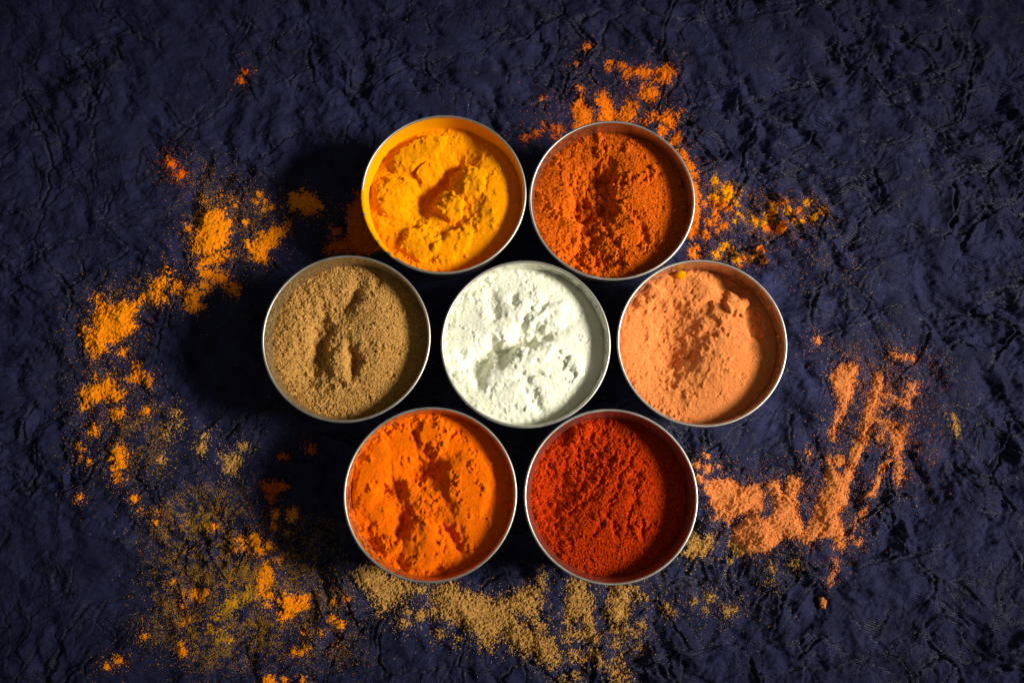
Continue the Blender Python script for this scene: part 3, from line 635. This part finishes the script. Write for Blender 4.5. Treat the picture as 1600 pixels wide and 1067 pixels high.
# peach powder
GP = 'peach powder spilled at right'
spill('powder_spill', 'peach', [P((1100,752),(1112,755),(1125,750),(1140,748),(1160,760),(1185,757),(1192,775),(1190,793),(1175,800),(1162,800),(1150,803),(1143,815),(1130,805),(1118,800),(1108,775)), B(1118,810,3)],
      'ragged peach powder patch right of the red powder bowl', group=GP, gs=0.2, hmm=1.5, rough=4.5, thr=-1)
spill('powder_spill', 'peach', [B(1103,711,5)], 'single round peach crumb above the ragged patch', 'crumb', GP, hmm=1.8, rough=2, halo=5)
spill('powder_spill', 'peach', [B(1088,726,6), B(1105,732,7), B(1093,748,5), B(1122,727,2)], 'peach powder lumps touching the rim of the red bowl', group=GP, hmm=1.5, rough=3)
spill('powder_spill', 'peach', [P((1203,757),(1214,750),(1222,772),(1229,768),(1235,746),(1248,748),(1251,758),(1242,775),(1247,800),(1256,830),(1250,838),(1235,838),(1225,834),(1218,845),(1205,857),(1190,862),(1175,860),(1160,850),(1148,845),(1152,826),(1168,812),(1182,806),(1200,817),(1210,800),(1212,782))],
      'hooked peach powder mound with two upright arms', group=GP, gs=0.2, hmm=2.2, rough=3, thr=-1.5)
spill('powder_spill', 'peach', [P((1280,778),(1291,758),(1294,712),(1300,735),(1310,742),(1325,756),(1322,785),(1308,803),(1318,832),(1319,853),(1310,858),(1301,838),(1280,836),(1262,850),(1251,843),(1264,822),(1277,803)), L(6,(1375,592),(1368,620),(1357,647),(1349,684),(1333,715),(1323,744),(1307,768)), B(1310,719,7), B(1367,612,5)],
      'long peach powder streak running up from a forked foot', group=GP, gs=0.2, hmm=1.9, rough=3.2, thr=-1.5)
spill('powder_spill', 'peach', [P((1300,586),(1320,570),(1340,572),(1335,600),(1325,630),(1312,655),(1306,680),(1301,688),(1300,672),(1310,640),(1313,625),(1304,608))],
      'wedge shaped peach powder streak left of the long streak', group=GP, gs=0.2, hmm=1.4, rough=4, thr=-1)
spill('powder_spill', 'peach', [P((1395,672),(1410,668),(1417,663),(1413,690),(1406,710),(1409,730),(1413,745),(1405,760),(1400,745),(1400,720),(1392,710),(1394,690)), L(2.5,(1392,712),(1376,740),(1362,770))],
      'forked thin peach powder streak, rightmost', group=GP, gs=0.2, rough=5, hmm=1.1)
spill('powder_spill', 'peach', [L(3,(1378,632),(1400,631),(1417,629)), L(2,(1385,618),(1410,629)), L(6,(1418,620),(1425,604)), B(1428,615,4), L(4,(1366,656),(1392,664)), L(1.5,(1395,556),(1430,558)), B(1376,680,4)],
      'faint peach cross streaks between the long and forked streaks', group=GP, gs=0.18, rough=7, hmm=0.6, halo=14)
spill('powder_spill', 'peach', [L(3,(1334,822),(1345,808),(1353,797)), B(1343,847,4), B(1332,840,2)], 'small peach powder flakes below the forked streak', group=GP, rough=4, gs=0.2)
spill('powder_spill', 'peach', [L(2,(1306,876),(1303,892),(1298,910)), B(1265,708,2)], 'thin peach powder trail above the lone crumb', group=GP, rough=4, gs=0.2)
spill('powder_spill', 'peach', [B(1275,532,5)], 'single small peach dab right of the peach powder bowl', group=GP, rough=4, gs=0.2)
# rust powder above and right of its bowl, with yellow dabs
GR = 'orange powder spilled around the rust orange bowl'
spill('powder_spill', 'tangerine', [P((931,146),(945,140),(954,159),(962,173),(960,196),(934,198),(936,170))], 'middle and tallest orange powder fan behind the rust orange bowl', group=GR, rough=5)
spill('powder_spill', 'tangerine', [P((896,172),(909,142),(912,162),(927,175),(922,200),(900,206))], 'left orange powder fan behind the rust orange bowl', group=GR, rough=6)
spill('powder_spill', 'tangerine', [P((964,178),(982,156),(996,166),(987,192),(970,196))], 'right orange powder fan behind the rust orange bowl', group=GR, rough=6)
spill('powder_spill', 'tangerine', [P((967,93),(978,100),(989,106),(1015,103),(1018,113),(1004,120),(989,112),(982,122),(973,111)), B(955,97,4), P((1022,126),(1029,104),(1044,98),(1055,115),(1044,126))],
      'topmost ragged orange powder patch', group=GR, rough=6)
spill('powder_spill', 'tangerine', [P((1007,130),(1029,133),(1026,151),(1010,152),(1000,147)), B(990,163,5)], 'orange powder patch just under the topmost patch', group=GR, rough=6)
spill('powder_spill', 'tangerine', [B(1020,181,7), B(1044,188,11), B(1037,203,8), B(1055,218,8), B(1058,180,4), B(1007,188,5)],
      'orange powder crumbs at upper right of the rust orange bowl', group=GR, rough=7)
spill('powder_spill', 'tangerine', [L(6,(1066,240),(1080,270),(1086,300),(1086,330),(1080,365)), P((1078,385),(1093,380),(1092,402),(1080,404)), B(1102,366,3)],
      'orange powder band hugging the right of the rust orange bowl', group=GR, rough=5)
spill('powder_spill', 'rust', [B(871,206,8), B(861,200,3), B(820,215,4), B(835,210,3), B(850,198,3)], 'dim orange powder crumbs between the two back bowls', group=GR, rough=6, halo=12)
spill('powder_spill', 'tangerine', [B(917,70,4), B(905,138,3), B(848,155,2), B(900,98,2)], 'tiny orange specks near the top edge', 'specks', GR, rough=4)
GY_ = 'yellow dabs right of the rust orange bowl'
spill('powder_spill', 'yellow', [B(1117,283,6)], 'upper small yellow powder dab right of the rust bowl', group=GY_, rough=3)
spill('powder_spill', 'yellow', [P((1128,292),(1140,287),(1148,300),(1145,312),(1135,316),(1127,305)), B(1117,308,6), B(1154,298,3), B(1157,337,4), B(1147,345,3), B(1153,316,2)],
      'largest yellow powder dab right of the rust bowl', group=GY_, rough=5)
spill('powder_spill', 'tangerine', [B(1129,319,6), B(1138,325,5), L(4,(1117,318),(1117,350)), B(1108,348,5), B(1132,353,4), B(1101,318,3), B(1120,362,3), B(1108,371,2)],
      'orange powder bits below the largest yellow dab', group=GR, rough=4)
spill('powder_spill', 'yellow', [B(1210,326,6), B(1203,332,4), B(1234,326,4), B(1198,344,4), B(1183,341,4), B(1255,342,4), B(1266,311,3), B(1286,328,4), B(1244,341,2), B(1275,337,3)],
      'scattered yellow powder bits farthest right of the rust bowl', group=GY_, rough=4.5, halo=13)
spill('powder_spill', 'tangerine', [B(1202,353,5), B(1223,353,6), L(1.5,(1209,314),(1230,314)), B(1251,326,2)], 'orange powder bits under the scattered yellow bits', group=GR, rough=4)
spill('powder_spill', 'yellow', [B(1124,393,6), B(1135,382,5), B(1152,402,5), B(1146,386,2), B(1178,401,2)], 'yellow powder dabs behind the peach powder bowl', group=GY_, rough=4.5)
spill('powder_spill', 'tangerine', [B(1188,390,5), B(1193,407,3), B(1166,402,2), B(1158,412,2)], 'orange crumbs behind the peach powder bowl', group=GR, rough=4)

# dustings that nobody could count
def dusting(name, mat, blobs, label, n, gs=0.13):
    pts = []
    bl = np.array(blobs, float); wgt = bl[:, 2] * bl[:, 3] * bl[:, 4]
    ch = rng.choice(len(bl), n * 3, p=wgt / wgt.sum())
    u = bl[ch, 0] + bl[ch, 2] * rng.randn(n * 3) * 0.55; v = bl[ch, 1] + bl[ch, 3] * rng.randn(n * 3) * 0.55
    nz = 0.6 * perlin(u / 26, v / 26, 61) + 0.6 * perlin(u / 9, v / 9, 62) + 0.3 * perlin(u / 4, v / 4, 63)
    k = nz + 0.3 * rng.randn(len(u)) > 0.08
    u, v = u[k][:n], v[k][:n]
    xy = np.array([px(a, b_) for a, b_ in zip(u, v)])
    k = np.ones(len(xy), bool)
    for (bx, by) in BOWLS.values(): k &= np.hypot(xy[:, 0] - bx, xy[:, 1] - by) > R_BASE + 0.0006
    xy = xy[k]
    size = gs * (0.45 + 1.6 * rng.rand(len(xy)) ** 5) / 1000
    Pp = np.column_stack([xy, cloth_z(xy[:, 0], xy[:, 1]) + size * 0.4])
    V, Fc = grains(Pp, size, True)
    o = obj(name, mesh_np(name, V, Fc, PM[mat], False)); tag(o, label, None, None, 'stuff')
dusting('powder_dust', 'dust', [(330,800,70,50,1), (300,880,70,50,1), (270,960,55,55,1), (380,900,60,60,1), (340,1020,70,40,.8), (430,900,70,50,.8), (500,950,60,60,.6), (480,850,60,50,.7), (280,820,60,40,.8), (400,985,80,50,.8), (520,1020,60,40,.4), (235,680,40,70,.4)],
        'fine olive yellow dust sprinkled over the cloth at lower left', 62000, 0.13)
dusting('powder_dust', 'dust', [(170,505,60,55,.7), (330,350,60,70,1), (150,610,50,50,.7), (230,450,60,30,.6), (400,340,60,50,.5), (320,270,60,40,.4), (210,700,60,60,.6), (480,330,50,40,.3)],
        'fine yellow dust round the orange patches at left', 20000, 0.13)
dusting('powder_dust', 'brown', [(760,960,120,50,1), (950,980,90,60,1), (1100,900,90,60,.5), (1180,960,90,50,.3), (1250,880,80,50,.3), (1480,620,60,60,.2), (650,930,80,30,.6)],
        'fine brown dust along the bottom', 4500, 0.15)
dusting('powder_dust', 'peach', [(1360,640,60,90,1), (1410,600,50,60,.6), (1200,780,90,50,.8), (1300,790,60,60,.6), (1440,700,50,70,.5), (1330,560,50,30,.5), (1450,580,50,40,.3)],
        'fine peach dust between the peach streaks', 20000, 0.14)
dusting('powder_dust', 'tangerine', [(960,170,70,50,1), (1040,150,50,60,.8), (1100,330,40,70,.7), (1160,350,70,50,.6), (1090,250,40,40,.5), (1230,330,60,40,.5)],
        'fine orange dust round the rust orange bowl', 3200, 0.13)
dusting('powder_dust', 'yellow', [(1140,310,40,40,1), (1210,340,60,40,1), (1300,420,70,50,.3), (1140,390,40,20,.8), (1260,330,50,30,.7)],
        'fine yellow dust right of the back bowls', 6500, 0.14)
dusting('powder_dust', 'white', [(800,530,700,500,1)], 'sparse pale specks scattered over the whole cloth', 900, 0.12)

# crumbs that stand alone
def angular_crumb(mat):
    """an irregular broken lump with worn edges"""
    import bmesh
    bm = bmesh.new()
    for q in ((-1.3, -2.6, 0), (1.0, -2.8, 0), (1.7, 1.6, 0), (-1.5, 2.3, 0), (-0.9, -2.0, 2.4), (0.8, -2.2, 2.0), (1.3, 1.0, 2.7), (-1.2, 1.9, 2.3), (0.2, 2.5, 1.4)):
        bm.verts.new((q[0] / 1000, q[1] / 1000, q[2] / 1000))
    bmesh.ops.convex_hull(bm, input=bm.verts)
    bmesh.ops.bevel(bm, geom=bm.edges[:], offset=0.00025, segments=1, affect='EDGES')
    bmesh.ops.triangulate(bm, faces=bm.faces[:]); bmesh.ops.subdivide_edges(bm, edges=bm.edges[:], cuts=2, use_grid_fill=True)
    for v in bm.verts:
        k = np.array([v.co.x * 900 + v.co.z * 500]), np.array([v.co.y * 900 - v.co.z * 700])
        v.co += v.co.normalized() * float(perlin(*k, 71)[0]) * 0.00045
    m = bpy.data.meshes.new('powder_crumb'); bm.to_mesh(m); bm.free(); m.materials.append(mat)
    return m
x_, y_ = px(1287, 942)
c = obj('powder_crumb', angular_crumb(PM['peach']), None, (x_, y_, float(cloth_z(np.array([x_]), np.array([y_]))[0]) - 0.0002))
tag(c, 'lone blocky peach crumb on bare cloth at lower right', 'crumb')
Zp, rp = HEAP_Z['peach']; bx, by = BOWLS['peach']
x_, y_ = px(1063, 431, RIM_Z - 0.009)
k = np.argmin(np.hypot(DXN * rp - (x_ - bx), DYN * rp - (y_ - by)))
c = obj('powder_crumb', clump_mesh('powder_crumb', PM['yellow'], 4, 3), None, (x_, y_, float(Zp.ravel()[k]) + 0.0007)); c.scale = (2.2, 1.9, 1.2)
tag(c, 'small yellow crumb lying on the peach powder', 'crumb')
